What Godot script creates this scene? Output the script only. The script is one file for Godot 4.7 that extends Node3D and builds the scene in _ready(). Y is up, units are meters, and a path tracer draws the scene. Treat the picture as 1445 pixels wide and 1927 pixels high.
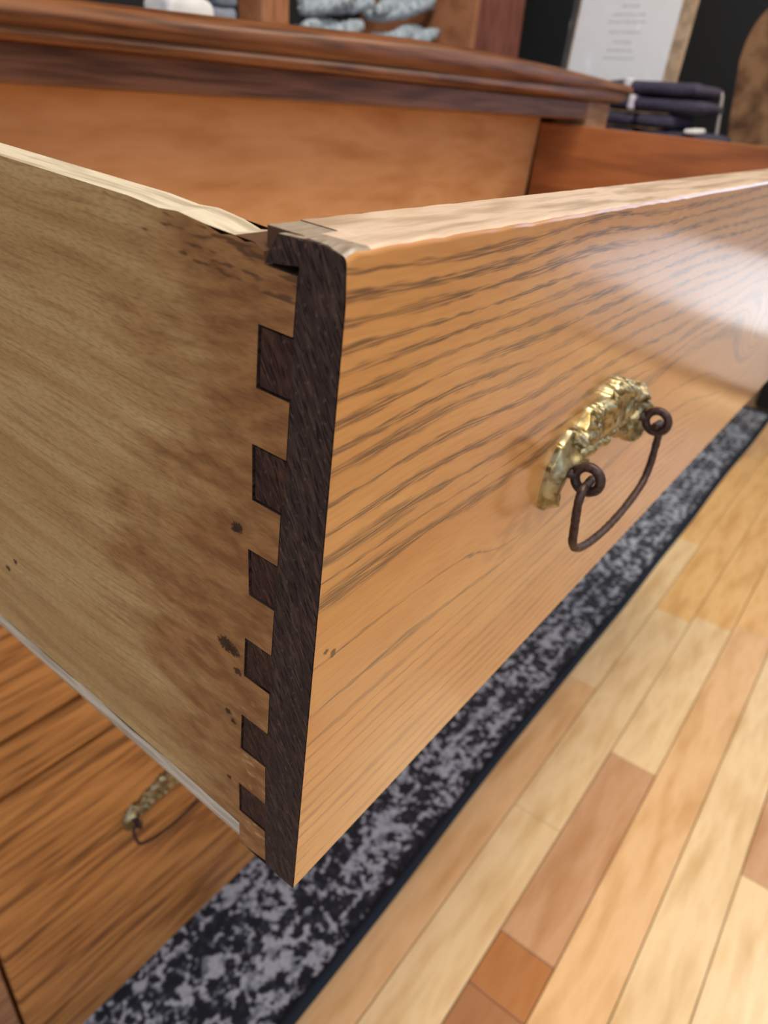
extends Node3D
# A drawer pulled out of an old chest of drawers in a shop, seen from close by its dovetailed front corner.
# World: x along the chest front, y up, z out of the chest; the origin is the lower front corner of the open drawer.

const ZC := -0.36          # front plane of the chest
const FLOOR := -0.695
const DW := 0.96           # drawer width
const DH := 0.2            # drawer height
const DROOP := 0.0610865   # the pulled drawer tips forward by 3.5 degrees
var M := {}
var used := {}


func _ready() -> void:
	lay_camera()
	lay_light()
	make_materials()
	build_room()
	build_floor()
	build_rug()
	build_chest()
	build_shelf_unit()
	build_display_corner()


# ------------------------------------------------------------------ camera, sky, lamps
func lay_camera() -> void:
	var cam := Camera3D.new()
	cam.name = "camera"
	add_child(cam)
	var b := Basis(Vector3(0.601935, 0.069379, 0.795526), Vector3(0.366077, 0.861396, -0.352115), Vector3(-0.709692, 0.503174, 0.493106))
	cam.transform = Transform3D(b.orthonormalized(), Vector3(-0.100643, 0.222940, 0.093520))
	cam.near = 0.01
	cam.far = 60.0
	var at := CameraAttributesPhysical.new()
	at.frustum_focal_length = 16.6737
	at.frustum_focus_distance = 0.185
	at.frustum_near = 0.01
	at.frustum_far = 60.0
	at.exposure_aperture = 11.0
	cam.attributes = at
	cam.fov = 71.4857
	cam.current = true


func lay_light() -> void:
	var we := WorldEnvironment.new()
	we.name = "world_environment"
	var e := Environment.new()
	var sky := Sky.new()
	var sm := ProceduralSkyMaterial.new()
	sm.sky_top_color = Color(0.62, 0.76, 0.95)
	sm.sky_horizon_color = Color(0.86, 0.92, 1.0)
	sm.ground_bottom_color = Color(0.66, 0.68, 0.7)
	sm.ground_horizon_color = Color(0.82, 0.86, 0.9)
	sm.sky_energy_multiplier = 1.0
	sm.ground_energy_multiplier = 1.0
	sky.sky_material = sm
	e.sky = sky
	e.background_mode = Environment.BG_SKY
	e.background_energy_multiplier = 2.8
	e.tonemap_mode = Environment.TONE_MAPPER_LINEAR
	e.tonemap_exposure = 0.92
	e.sdfgi_enabled = true
	e.ssao_enabled = true
	e.ssil_enabled = true
	we.environment = e
	add_child(we)


func spot_lamp(at: Vector3, energy: float) -> void:
	var t := thing("spot_lamp", "white ceiling spot lamp above the low white platform", "lamp", at)
	var a := Acc.new()
	a.lathe(M.white_metal, [Vector2(0.0, 0.068), Vector2(0.03, 0.068), Vector2(0.05, 0.055), Vector2(0.055, 0.0), Vector2(0.055, -0.06), Vector2(0.05, -0.06), Vector2(0.048, -0.03), Vector2(0.0, -0.03)])
	put("housing", a, t)
	a = Acc.new()
	a.lathe(M.lamp_glow, [Vector2(0.0, -0.034), Vector2(0.044, -0.034), Vector2(0.044, -0.04), Vector2(0.0, -0.04)])
	put("lens", a, t)
	var l := SpotLight3D.new()
	l.name = "spot_light"
	l.spot_angle = 24.0
	l.spot_angle_attenuation = 0.5
	l.spot_range = 12.0
	l.spot_attenuation = 2.0
	l.light_energy = energy
	l.light_size = 0.04
	l.light_color = Color(0.97, 0.98, 1.0)
	l.shadow_enabled = true
	l.rotation.x = -PI / 2
	l.position.y = -0.05
	t.add_child(l, true)


func ceiling_lamp(at: Vector3, energy: float, label: String) -> void:
	var t := thing("ceiling_lamp", label, "lamp", at, "ceiling panel lamps")
	var a := Acc.new()
	a.cbox(M.white_metal, Vector3(-0.33, 0.0, -0.33), Vector3(0.33, 0.04, 0.33), 0.004)
	put("housing", a, t)
	a = Acc.new()
	a.cbox(M.lamp_glow, Vector3(-0.3, -0.006, -0.3), Vector3(0.3, 0.0, 0.3), 0.002)
	put("diffuser", a, t)
	var l := AreaLight3D.new()
	l.name = "panel_light"
	l.area_size = Vector2(0.58, 0.58)
	l.light_energy = energy
	l.light_color = Color(1.0, 0.94, 0.86)
	l.area_range = 14.0
	l.area_attenuation = 2.0
	l.shadow_enabled = true
	l.rotation.x = -PI / 2
	l.position.y = -0.012
	t.add_child(l, true)


# ------------------------------------------------------------------ mesh helper
class Acc:
	var d := {}

	func tri(m: Material, p: Array, n: Array, u: Array) -> void:
		if not d.has(m):
			d[m] = [PackedVector3Array(), PackedVector3Array(), PackedVector2Array()]
		var s: Array = d[m]
		for k in [0, 2, 1]:
			s[0].append(p[k])
			s[1].append(n[k])
			s[2].append(u[k])

	func quad(m: Material, a: Vector3, b: Vector3, c: Vector3, e: Vector3, ua := Vector2(0, 0), ub := Vector2(1, 0), uc := Vector2(1, 1), ue := Vector2(0, 1)) -> void:
		var n := (c - a).cross(e - b).normalized()
		tri(m, [a, b, c], [n, n, n], [ua, ub, uc])
		tri(m, [a, c, e], [n, n, n], [ua, uc, ue])

	func cbox(m: Material, lo: Vector3, hi: Vector3, c: float) -> void:
		# a box whose edges are chamfered by c
		var mid := (lo + hi) / 2
		var h := (hi - lo) / 2
		c = minf(c, minf(h.x, minf(h.y, h.z)) * 0.9)
		for ax in 3:
			var bx := (ax + 1) % 3
			var cx := (ax + 2) % 3
			for s in [-1.0, 1.0]:
				var q := []
				for k in [[-1, -1], [1, -1], [1, 1], [-1, 1]]:
					var v := Vector3()
					v[ax] = h[ax] * s
					v[bx] = (h[bx] - c) * k[0] * s
					v[cx] = (h[cx] - c) * k[1]
					q.append(mid + v)
				quad(m, q[0], q[1], q[2], q[3])
			# edges along ax
			for sb in [-1.0, 1.0]:
				for sc in [-1.0, 1.0]:
					var q2 := []
					for k in [[-1, 0], [1, 0], [1, 1], [-1, 1]]:
						var v2 := Vector3()
						v2[ax] = (h[ax] - c) * k[0] * sb * sc
						v2[bx] = (h[bx] - (0.0 if k[1] == 0 else c)) * sb
						v2[cx] = (h[cx] - (c if k[1] == 0 else 0.0)) * sc
						q2.append(mid + v2)
					quad(m, q2[0], q2[1], q2[2], q2[3])
		for sx in [-1.0, 1.0]:
			for sy in [-1.0, 1.0]:
				for sz in [-1.0, 1.0]:
					var s3 := Vector3(sx, sy, sz)
					var p := [mid + (h - Vector3(0, c, c)) * s3, mid + (h - Vector3(c, 0, c)) * s3, mid + (h - Vector3(c, c, 0)) * s3]
					if sx * sy * sz < 0:
						p = [p[0], p[2], p[1]]
					var n := s3.normalized()
					tri(m, p, [n, n, n], [Vector2(), Vector2(), Vector2()])

	func grid(m: Material, g: Array, uvs = null, wrap_u := false, wrap_v := false) -> void:
		# g[i][j]: smooth surface; faces look towards (d/di x d/dj)
		var ni: int = g.size()
		var nj: int = g[0].size()
		var nn := []
		for i in ni:
			var row := []
			for j in nj:
				var i0: int = (i - 1 + ni) % ni if wrap_u and i == 0 else maxi(i - 1, 0)
				var i1: int = (i + 1) % ni if wrap_u else mini(i + 1, ni - 1)
				var j0: int = (j - 1 + nj) % nj if wrap_v and j == 0 else maxi(j - 1, 0)
				var j1: int = (j + 1) % nj if wrap_v else mini(j + 1, nj - 1)
				var nv: Vector3 = (g[i1][j] - g[i0][j]).cross(g[i][j1] - g[i][j0])
				row.append(nv.normalized() if nv.length() > 1e-14 else Vector3.UP)
			nn.append(row)
		for i in (ni if wrap_u else ni - 1):
			for j in (nj if wrap_v else nj - 1):
				var i2 := (i + 1) % ni
				var j2 := (j + 1) % nj
				var u := [Vector2(), Vector2(), Vector2(), Vector2()]
				if uvs != null:
					u = [uvs[i][j], uvs[i2][j], uvs[i2][j2], uvs[i][j2]]
				tri(m, [g[i][j], g[i2][j], g[i2][j2]], [nn[i][j], nn[i2][j], nn[i2][j2]], [u[0], u[1], u[2]])
				tri(m, [g[i][j], g[i2][j2], g[i][j2]], [nn[i][j], nn[i2][j2], nn[i][j2]], [u[0], u[2], u[3]])

	func tube(m: Material, path: Array, radii: Array, sides := 10, closed := false) -> void:
		var g := []
		var up := Vector3.UP
		var n := path.size()
		for i in n:
			var a: Vector3 = path[(i - 1 + n) % n] if closed else path[maxi(i - 1, 0)]
			var b: Vector3 = path[(i + 1) % n] if closed else path[mini(i + 1, n - 1)]
			var t := (b - a).normalized()
			if i == 0:
				up = Vector3.UP if absf(t.y) < 0.8 else Vector3.RIGHT
			up = (up - t * up.dot(t)).normalized()
			var sd := t.cross(up)
			var row := []
			for k in sides:
				var w := TAU * k / sides
				row.append(path[i] + (up * cos(w) + sd * sin(w)) * radii[i % radii.size()])
			g.append(row)
		if not closed:
			var first := []
			var last := []
			for k in sides:
				first.append(path[0])
				last.append(path[n - 1])
			g.push_front(first)
			g.push_back(last)
		grid(m, g, null, closed, true)

	func prism(poly: PackedVector2Array, at: Callable, a0: float, a1: float, side: Material, cap0: Material, cap1: Material, uv: Callable, edge_mats := {}) -> void:
		# poly counter-clockwise in its (u, v); at(u, v, a) gives a right-handed (u, v, a) frame
		var idx := Geometry2D.triangulate_polygon(poly)
		for k in range(0, idx.size(), 3):
			var pts := [poly[idx[k]], poly[idx[k + 1]], poly[idx[k + 2]]]
			if (pts[1] - pts[0]).cross(pts[2] - pts[0]) < 0:
				pts = [pts[0], pts[2], pts[1]]
			for s in [0, 1]:
				var q: Array = pts if s == 1 else [pts[0], pts[2], pts[1]]
				var p := [at.call(q[0].x, q[0].y, a1 if s else a0), at.call(q[1].x, q[1].y, a1 if s else a0), at.call(q[2].x, q[2].y, a1 if s else a0)]
				var n: Vector3 = (p[1] - p[0]).cross(p[2] - p[0]).normalized()
				tri(cap1 if s else cap0, p, [n, n, n], [uv.call(q[0].x, q[0].y), uv.call(q[1].x, q[1].y), uv.call(q[2].x, q[2].y)])
		for k in poly.size():
			var p0 := poly[k]
			var p1 := poly[(k + 1) % poly.size()]
			var m: Material = edge_mats.get(k, side)
			quad(m, at.call(p0.x, p0.y, a0), at.call(p1.x, p1.y, a0), at.call(p1.x, p1.y, a1), at.call(p0.x, p0.y, a1), uv.call(p0.x, p0.y), uv.call(p1.x, p1.y), uv.call(p1.x, p1.y), uv.call(p0.x, p0.y))

	func lathe(m: Material, prof: Array, sides := 32) -> void:
		var g := []
		for k in sides:
			var w := TAU * k / sides
			var row := []
			for p in prof:
				row.append(Vector3(p.x * cos(w), p.y, -p.x * sin(w)))
			g.append(row)
		grid(m, g, null, true, false)

	func mesh() -> ArrayMesh:
		var am := ArrayMesh.new()
		for m in d:
			var ar := []
			ar.resize(Mesh.ARRAY_MAX)
			ar[Mesh.ARRAY_VERTEX] = d[m][0]
			ar[Mesh.ARRAY_NORMAL] = d[m][1]
			ar[Mesh.ARRAY_TEX_UV] = d[m][2]
			am.add_surface_from_arrays(Mesh.PRIMITIVE_TRIANGLES, ar)
			am.surface_set_material(am.get_surface_count() - 1, m)
		return am


func numbered(called: String) -> String:
	var k: int = used.get(called, 0)
	used[called] = k + 1
	return called if k == 0 else "%s_%03d" % [called, k]


func put(called: String, a, parent: Node) -> MeshInstance3D:
	var o := MeshInstance3D.new()
	o.mesh = a.mesh() if a is Acc else a
	if parent == self:
		o.name = numbered(called)
	else:
		var k := 0
		var nm := called
		while parent.has_node(nm):
			k += 1
			nm = "%s_%03d" % [called, k]
		o.name = nm
	parent.add_child(o, true)
	return o


func thing(called: String, label: String, category: String, at := Vector3.ZERO, group := "") -> Node3D:
	var o := Node3D.new()
	o.name = numbered(called)
	add_child(o)
	o.position = at
	tag(o, label, category, group)
	return o


func tag(o: Node, label: String, category: String, group := "") -> void:
	o.set_meta("label", label)
	o.set_meta("category", category)
	if group:
		o.set_meta("group", group)


func struct(called: String, a, label: String, category: String) -> MeshInstance3D:
	var o := put(called, a, self)
	tag(o, label, category)
	o.set_meta("kind", "structure")
	return o


# ------------------------------------------------------------------ textures and materials
func noise(sd: int, oct := 1, kind := FastNoiseLite.TYPE_SIMPLEX_SMOOTH) -> FastNoiseLite:
	var n := FastNoiseLite.new()
	n.seed = sd
	n.noise_type = kind
	n.frequency = 1.0
	n.fractal_octaves = oct
	n.fractal_type = FastNoiseLite.FRACTAL_FBM if oct > 1 else FastNoiseLite.FRACTAL_NONE
	return n


func rgb(r: float, g: float, b: float) -> Color:
	return Color(r / 255.0, g / 255.0, b / 255.0)


func bytes_image(w: int, h: int, f: Callable) -> ImageTexture:
	var by := PackedByteArray()
	by.resize(w * h * 3)
	var k := 0
	for j in h:
		for i in w:
			var c: Color = f.call(i, j)
			by[k] = clampi(int(c.r * 255.0), 0, 255)
			by[k + 1] = clampi(int(c.g * 255.0), 0, 255)
			by[k + 2] = clampi(int(c.b * 255.0), 0, 255)
			k += 3
	return ImageTexture.create_from_image(Image.create_from_data(w, h, false, Image.FORMAT_RGB8, by))


func mat(c: Color, rough := 0.6, spec := 0.5) -> StandardMaterial3D:
	var m := StandardMaterial3D.new()
	m.albedo_color = c
	m.roughness = rough
	m.metallic_specular = spec
	return m


func ramp_noise(sd: int, freq: float, cols: Array, stops: Array, size := 512, oct := 4, warp := 0.0) -> NoiseTexture2D:
	var t := NoiseTexture2D.new()
	t.width = size
	t.height = size
	t.seamless = true
	t.generate_mipmaps = false
	var n := noise(sd, oct)
	n.frequency = freq
	if warp > 0:
		n.domain_warp_enabled = true
		n.domain_warp_amplitude = warp
		n.domain_warp_frequency = freq * 0.5
	t.noise = n
	var g := Gradient.new()
	g.offsets = PackedFloat32Array(stops)
	g.colors = PackedColorArray(cols)
	t.color_ramp = g
	return t


func wood(tex: Texture2D, tint: Color, along: float, across: float, rough := 0.5, spec := 0.5, world := false, along_z := false) -> StandardMaterial3D:
	# grain runs along x (or z) of the object; one texture covers 'along' metres by 'across' metres
	var m := mat(tint, rough, spec)
	m.albedo_texture = tex
	m.uv1_triplanar = true
	m.uv1_world_triplanar = world
	m.uv1_triplanar_sharpness = 8.0
	m.uv1_scale = Vector3(1.0 / across, 1.0 / across, 1.0 / along) if along_z else Vector3(1.0 / along, 1.0 / across, 1.0 / across)
	return m


func front_texture() -> ImageTexture:
	# flat-sawn ring-porous board, 0.96 m by 0.2 m: dashed pore lines along the board, a swirl to the right and a small eye by the handle
	var na := noise(11)
	var nb := noise(12)
	var nc := noise(13)
	var nd := noise(14, 2)
	var base := rgb(194, 138, 76)
	var pale := rgb(206, 152, 88)
	var dark := rgb(88, 58, 36)
	# heights of the pore lines at the left end, and how wide each is
	var lines := [[0.119, 0.0042], [0.1255, 0.0009], [0.132, 0.0026], [0.140, 0.0016], [0.148, 0.0017], [0.156, 0.0016], [0.161, 0.0012], [0.167, 0.0015], [0.1725, 0.0013], [0.1775, 0.0012], [0.182, 0.001], [0.1872, 0.0015], [0.192, 0.0012], [0.1965, 0.0012], [0.0985, 0.0006], [0.0825, 0.0022], [0.0712, 0.0015], [0.0652, 0.0012]]
	for k in 14:
		lines.append([0.0585 - 0.0064 * k, 0.0012 + 0.0003 * ((k * 7) % 3)])
	for k in 12:
		lines.append([0.2025 + 0.0062 * k, 0.0014])
	var near := []        # index of the nearest line, by steps of 0.1 mm from -0.05
	for k in 3600:
		var f0 := -0.05 + k * 0.0001
		var best := 0
		for q in lines.size():
			if absf(lines[q][0] - f0) / (lines[q][1] + 0.0004) < absf(lines[best][0] - f0) / (lines[best][1] + 0.0004):
				best = q
		near.append(best)
	var w := 1600
	var h := 900
	return bytes_image(w, h, func(i: int, j: int) -> Color:
		var x := (i + 0.5) / w * DW
		var y := (1.0 - (j + 0.5) / h) * DH
		var f := y + 0.0022 * na.get_noise_2d(x * 8.0, y * 14.0)
		var e1 := pow((x - 0.53) / 0.12, 2) + pow((y - 0.08) / 0.036, 2)
		f += 0.058 * exp(-e1)
		var e2 := pow((x - 0.118) / 0.034, 2) + pow((y - 0.089) / 0.0125, 2)
		f += 0.0165 * exp(-e2)
		var fj := f + 0.00042 * nc.get_noise_2d(x * 110.0, y * 500.0)
		var id: int = near[clampi(int((fj + 0.05) * 10000.0), 0, 3599)]
		var wd: float = lines[id][1] * clampf(0.8 + 0.75 * na.get_noise_2d(x * 16.0, id * 9.7), 0.2, 1.5)
		var dd: float = absf(fj - lines[id][0])
		var p := 1.0 - smoothstep(wd * 0.35, wd * 1.1 + 0.0001, dd)
		var pores := clampf(0.68 + 0.95 * nc.get_noise_2d(x * 52.0, f * 1900.0), 0.0, 1.0)
		var along := clampf(0.86 + 0.5 * nb.get_noise_2d(x * 12.0 + 40.0, id * 5.3), 0.3, 1.0)
		var c := base.lerp(pale, clampf(0.5 + 0.8 * nd.get_noise_2d(x * 8.0, f * 55.0), 0.0, 1.0))
		c = c.lerp(rgb(166, 110, 58), 0.22 * clampf(0.3 + nb.get_noise_2d(x * 60.0, f * 700.0), 0.0, 1.0))
		c = c.lerp(dark if id < 16 else rgb(124, 82, 44), (0.88 if id < 16 else 0.72) * p * pores * along)
		if e2 < 1.0:
			c = c.lerp(rgb(132, 82, 46), 0.4 * smoothstep(1.0, 0.3, e2) * clampf(0.5 + na.get_noise_2d(x * 60.0, y * 200.0), 0.0, 1.0))
		# two small dark flecks low on the left
		if pow((x - 0.0075) / 0.0011, 2) + pow((y - 0.0995) / 0.0014, 2) < 1.0 or pow((x - 0.0045) / 0.0007, 2) + pow((y - 0.102) / 0.0008, 2) < 1.0:
			c = rgb(58, 44, 20)
		return c)


func side_texture() -> ImageTexture:
	# pale softwood, 0.44 m by 0.2 m, with brown stain and old finish smeared round the joint
	var na := noise(21, 2)
	var nb := noise(22, 3)
	var nc := noise(23)
	var spots := [Vector3(0.0275, 0.128, 0.0013), Vector3(0.0285, 0.127, 0.0008), Vector3(0.0315, 0.0868, 0.0022), Vector3(0.0285, 0.0862, 0.0016), Vector3(0.0268, 0.0795, 0.0011), Vector3(0.0305, 0.0605, 0.0009), Vector3(0.0285, 0.0577, 0.0008), Vector3(0.155, 0.045, 0.0011), Vector3(0.148, 0.052, 0.0009), Vector3(0.03, 0.0305, 0.0007)]
	var w := 1400
	var h := 800
	return bytes_image(w, h, func(i: int, j: int) -> Color:
		var z := (i + 0.5) / w * 0.44
		var y := (1.0 - (j + 0.5) / h) * DH
		var f := y + 0.004 * na.get_noise_2d(z * 7.0, y * 16.0) + 0.02 * z
		var c := rgb(186, 154, 104).lerp(rgb(164, 128, 80), clampf(0.45 + 0.8 * na.get_noise_2d(z * 5.0, f * 75.0), 0.0, 1.0))
		c = c.lerp(rgb(196, 166, 116), 0.5 * clampf(nb.get_noise_2d(z * 9.0 + 9.0, f * 40.0) * 1.6, 0.0, 1.0))
		c = c.lerp(rgb(132, 96, 56), 0.35 * clampf(nc.get_noise_2d(z * 28.0, f * 620.0) * 1.5 - 0.2, 0.0, 1.0))
		# stain: reaches further back in the middle of the board, ragged along the grain
		var reach := 0.026 + 0.03 * exp(-pow((y - 0.085) / 0.05, 2)) + 0.016 * smoothstep(0.15, 0.19, y)
		var k := (z - 0.022) / reach + 0.75 * nb.get_noise_2d(z * 16.0, f * 46.0) + 0.35 * nb.get_noise_2d(z * 60.0, f * 260.0)
		var st := 1.0 - smoothstep(0.1, 1.4, k)
		var tone := rgb(122, 80, 44).lerp(rgb(152, 106, 62), clampf(0.5 + nb.get_noise_2d(z * 60.0, f * 150.0) * 1.3, 0.0, 1.0))
		c = c.lerp(tone, 0.88 * st)
		# worn pale patches on the tails
		var wp := clampf(nb.get_noise_2d(z * 130.0 + 5.0, f * 240.0) * 2.4 - 0.55, 0.0, 1.0) * (1.0 - smoothstep(0.02, 0.034, z)) * (1.0 - smoothstep(0.05, 0.09, y))
		c = c.lerp(rgb(190, 158, 108), 0.8 * wp)
		var fine := nc.get_noise_2d(z * 240.0, y * 1500.0)
		c = c.darkened(clampf(0.1 * fine + 0.02, 0.0, 0.2))
		for s in spots:
			var q: float = pow((z - s.x) / (s.z * 1.3), 2) + pow((y - s.y) / s.z, 2)
			if q < 2.5:
				c = c.lerp(rgb(45, 28, 16), 0.85 * (1.0 - smoothstep(0.7, 1.6, q + 0.9 * nc.get_noise_2d(z * 900.0, y * 900.0))))
		# a short scribed groove behind the lowest pins and dark grime in the broken top corner
		if y > 0.187:
			var gr := nb.get_noise_2d(z * 75.0, y * 420.0) + (0.05 - z) * 9.0 - 0.3
			c = c.lerp(rgb(74, 50, 32), 0.7 * smoothstep(0.0, 0.3, gr))
		return c)


func end_texture() -> ImageTexture:
	var na := noise(31)
	var nb := noise(32, 2)
	return bytes_image(256, 1024, func(i: int, j: int) -> Color:
		var z := i / 256.0 * 0.026
		var y := (1.0 - j / 1024.0) * DH
		var u := z * 0.86 - y * 0.5
		var v := z * 0.5 + y * 0.86
		var c := rgb(52, 38, 34).lerp(rgb(80, 60, 50), clampf(0.35 + 0.9 * nb.get_noise_2d(u * 420.0, v * 60.0), 0.0, 1.0))
		c = c.lerp(rgb(20, 14, 13), clampf(na.get_noise_2d(u * 1700.0, v * 170.0) * 2.2 - 0.35, 0.0, 1.0))
		c = c.lerp(rgb(112, 92, 76), 0.5 * clampf(na.get_noise_2d(z * 700.0 + 90.0, y * 600.0) * 3.0 - 1.7, 0.0, 1.0))
		return c)


func rug_texture() -> ImageTexture:
	# worn oriental pattern: pale ground broken by near-black blotches, rows of motifs and bars along the border
	var na := noise(41, 3)
	var nb := noise(42, 2)
	var nc := noise(43)
	var w := 2040
	var h := 480
	return bytes_image(w, h, func(i: int, j: int) -> Color:
		var x := (i + 0.5) / w * 3.4
		var z := (j + 0.5) / h * 0.8          # from the front edge towards the chest
		var n := na.get_noise_2d(x * 42.0, z * 42.0) * 0.75 + 0.45 * nb.get_noise_2d(x * 110.0, z * 110.0)
		# motifs: rosettes on a lattice, broken up
		var cx := fposmod(x + 0.03 * nb.get_noise_2d(x * 9.0, z * 9.0), 0.085) - 0.0425
		var cz := fposmod(z, 0.075) - 0.0375
		var rr := sqrt(cx * cx + cz * cz)
		var ros := cos(rr * 260.0) * exp(-rr * 30.0)
		var bars := 0.0
		for b in [0.028, 0.066, 0.155, 0.19]:
			bars += exp(-pow((z - b + 0.002 * nc.get_noise_2d(x * 8.0, b * 90.0)) / 0.0035, 2))
		var v := n * 1.25 + 0.5 * ros + 0.55 * bars - 0.02 + 0.4 * nc.get_noise_2d(x * 9.0, z * 15.0)
		var lit := smoothstep(-0.1, 0.3, v)
		var c := rgb(31, 34, 43).lerp(rgb(186, 196, 214), lit)
		c = c.lerp(rgb(70, 78, 96), 0.5 * clampf(nb.get_noise_2d(x * 48.0 + 7.0, z * 48.0) * 1.8, 0.0, 1.0))
		return c.darkened(clampf(0.16 * nc.get_noise_2d(x * 420.0, z * 420.0) + 0.05, 0.0, 0.3)))


func notice_texture() -> ImageTexture:
	# white sheet with seven centred lines of small grey print, too far off to read
	var w := 400
	var h := 560
	var im := Image.create(w, h, false, Image.FORMAT_RGB8)
	im.fill(rgb(238, 243, 250))
	var rnd := RandomNumberGenerator.new()
	rnd.seed = 5
	var half := [34, 66, 74, 62, 40, 54, 64]
	var at := [302, 329, 352, 385, 417, 444, 470]
	for k in 7:
		var x: int = 205 - half[k]
		while x < 205 + half[k]:
			var lw := rnd.randi_range(6, 20)
			for q in range(x, mini(x + lw, 205 + half[k])):
				var up := int((q - 205) * 0.05)
				var tall := rnd.randi_range(3, 7)
				if q % 3 != 0:
					im.fill_rect(Rect2i(q, at[k] - up - tall, 1, tall), rgb(150, 156, 168))
			x += lw + 4
	return ImageTexture.create_from_image(im)


func make_materials() -> void:
	M.front = mat(Color.WHITE, 0.38, 0.5)
	M.front.heightmap_enabled = true
	M.front.heightmap_texture = M.front.albedo_texture
	M.front.heightmap_scale = 0.012
	M.front.clearcoat_enabled = true
	M.front.clearcoat = 1.0
	M.front.clearcoat_roughness = 0.14
	M.front.albedo_texture = front_texture()
	M.side = mat(Color.WHITE, 0.62, 0.4)
	M.side.albedo_texture = side_texture()
	M.end = mat(Color.WHITE, 0.7, 0.35)
	M.end.albedo_texture = end_texture()
	M.pin = mat(rgb(255, 228, 214), 0.7, 0.35)
	M.pin.albedo_texture = M.end.albedo_texture
	var grain := ramp_noise(51, 0.012, [Color(0.8, 0.77, 0.74), Color(0.91, 0.9, 0.88), Color(1, 1, 1), Color(0.94, 0.92, 0.9)], [0.15, 0.42, 0.62, 0.85], 512, 5, 10.0)
	var streak := ramp_noise(52, 0.02, [Color(0.62, 0.57, 0.53), Color(0.86, 0.84, 0.81), Color(1, 1, 1)], [0.2, 0.45, 0.72], 512, 5, 6.0)
	var maple := ramp_noise(55, 0.014, [Color(0.9, 0.85, 0.78), Color(0.96, 0.94, 0.91), Color(1, 1, 1), Color(0.96, 0.93, 0.88)], [0.15, 0.42, 0.65, 0.9], 512, 4, 6.0)
	M.worn = wood(grain, rgb(206, 200, 182), 0.3, 0.03, 0.5, 0.5, false, true)
	M.grime = mat(rgb(84, 60, 44), 0.8, 0.3)
	M.worn_grey = wood(grain, rgb(158, 148, 136), 0.05, 0.006, 0.45, 0.5)
	M.worn_front = wood(grain, rgb(212, 194, 176), 0.4, 0.05, 0.36, 0.5)
	M.inner = wood(maple, rgb(226, 184, 138), 1.2, 0.25, 0.5, 0.4)
	M.inner_side = wood(grain, rgb(158, 98, 56), 1.4, 0.2, 0.45, 0.5)
	M.chest = wood(streak, rgb(146, 88, 52), 1.5, 0.09, 0.36, 0.5)
	M.chest_top = wood(streak, rgb(122, 76, 44), 1.6, 0.1, 0.4, 0.5)
	M.rail = wood(streak, rgb(120, 82, 62), 1.4, 0.07, 0.45, 0.5)
	M.stile = wood(grain, rgb(168, 126, 92), 0.5, 0.08, 0.45, 0.5)
	M.drawer_low = wood(streak, rgb(200, 142, 80), 1.6, 0.14, 0.42, 0.5)
	M.post = wood(grain, rgb(172, 118, 84), 0.1, 0.5, 0.6, 0.4)
	M.post_red = wood(grain, rgb(138, 88, 78), 0.12, 0.7, 0.6, 0.4)
	M.board_brown = wood(streak, rgb(136, 104, 74), 0.12, 0.7, 0.65, 0.4)
	var grime := ramp_noise(53, 0.03, [Color(0.55, 0.46, 0.3), Color(1, 1, 1), Color(1, 1, 1)], [0.25, 0.55, 0.9], 256, 3)
	M.brass = mat(rgb(176, 170, 138), 0.38, 0.5)
	M.brass.metallic = 0.95
	M.brass.albedo_texture = grime
	M.brass.uv1_triplanar = true
	M.brass.uv1_scale = Vector3(20, 20, 20)
	M.iron = mat(rgb(74, 58, 54), 0.5, 0.5)
	M.iron.metallic = 0.35
	M.iron.albedo_texture = ramp_noise(54, 0.05, [rgb(120, 96, 90), rgb(230, 220, 220), rgb(255, 240, 235)], [0.2, 0.5, 0.8], 256, 3)
	M.iron.uv1_triplanar = true
	M.iron.uv1_scale = Vector3(30, 30, 30)
	M.rug = mat(Color.WHITE, 0.95, 0.3)
	M.rug.albedo_texture = rug_texture()
	M.rug.rim_enabled = true
	M.rug.rim = 0.5
	M.rug.rim_tint = 0.2
	M.rug_edge = mat(rgb(36, 44, 58), 0.9, 0.3)
	var tones := {"cream": rgb(240, 215, 170), "tan": rgb(234, 196, 148), "gold": rgb(238, 196, 134), "brown": rgb(172, 124, 86), "pink": rgb(206, 164, 126), "amber": rgb(182, 126, 78)}
	for k in tones:
		M["plank_" + k] = wood(maple, tones[k], 1.6, 0.3, 0.3, 0.5, true)
	M.gap = mat(rgb(70, 44, 26), 0.9, 0.2)
	M.wall_black = mat(rgb(34, 38, 42), 0.75, 0.4)
	M.wall_white = mat(rgb(226, 222, 214), 0.8, 0.3)
	M.wall_grey = mat(rgb(168, 158, 148), 0.8, 0.3)
	M.gloss_white = mat(rgb(236, 237, 240), 0.3, 0.5)
	M.ceiling = mat(rgb(238, 236, 230), 0.85, 0.3)
	M.white_metal = mat(rgb(230, 230, 230), 0.5)
	M.lamp_glow = mat(Color.WHITE, 0.5)
	M.lamp_glow.emission_enabled = true
	M.lamp_glow.emission = Color(1.0, 0.95, 0.88)
	M.lamp_glow.emission_energy_multiplier = 3.0
	M.skein = mat(rgb(184, 200, 214), 0.9, 0.3)
	M.skein.albedo_texture = ramp_noise(56, 0.03, [rgb(130, 140, 150), rgb(235, 240, 245), rgb(255, 255, 255)], [0.2, 0.5, 0.8], 256, 4)
	M.skein.uv1_triplanar = true
	M.skein.uv1_scale = Vector3(9, 9, 9)
	M.navy = mat(rgb(78, 76, 96), 0.9, 0.3)
	M.navy.albedo_texture = ramp_noise(57, 0.06, [rgb(190, 190, 200), rgb(255, 255, 255)], [0.2, 0.8], 256, 4)
	M.navy.uv1_triplanar = true
	M.navy.uv1_scale = Vector3(10, 10, 10)
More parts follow.
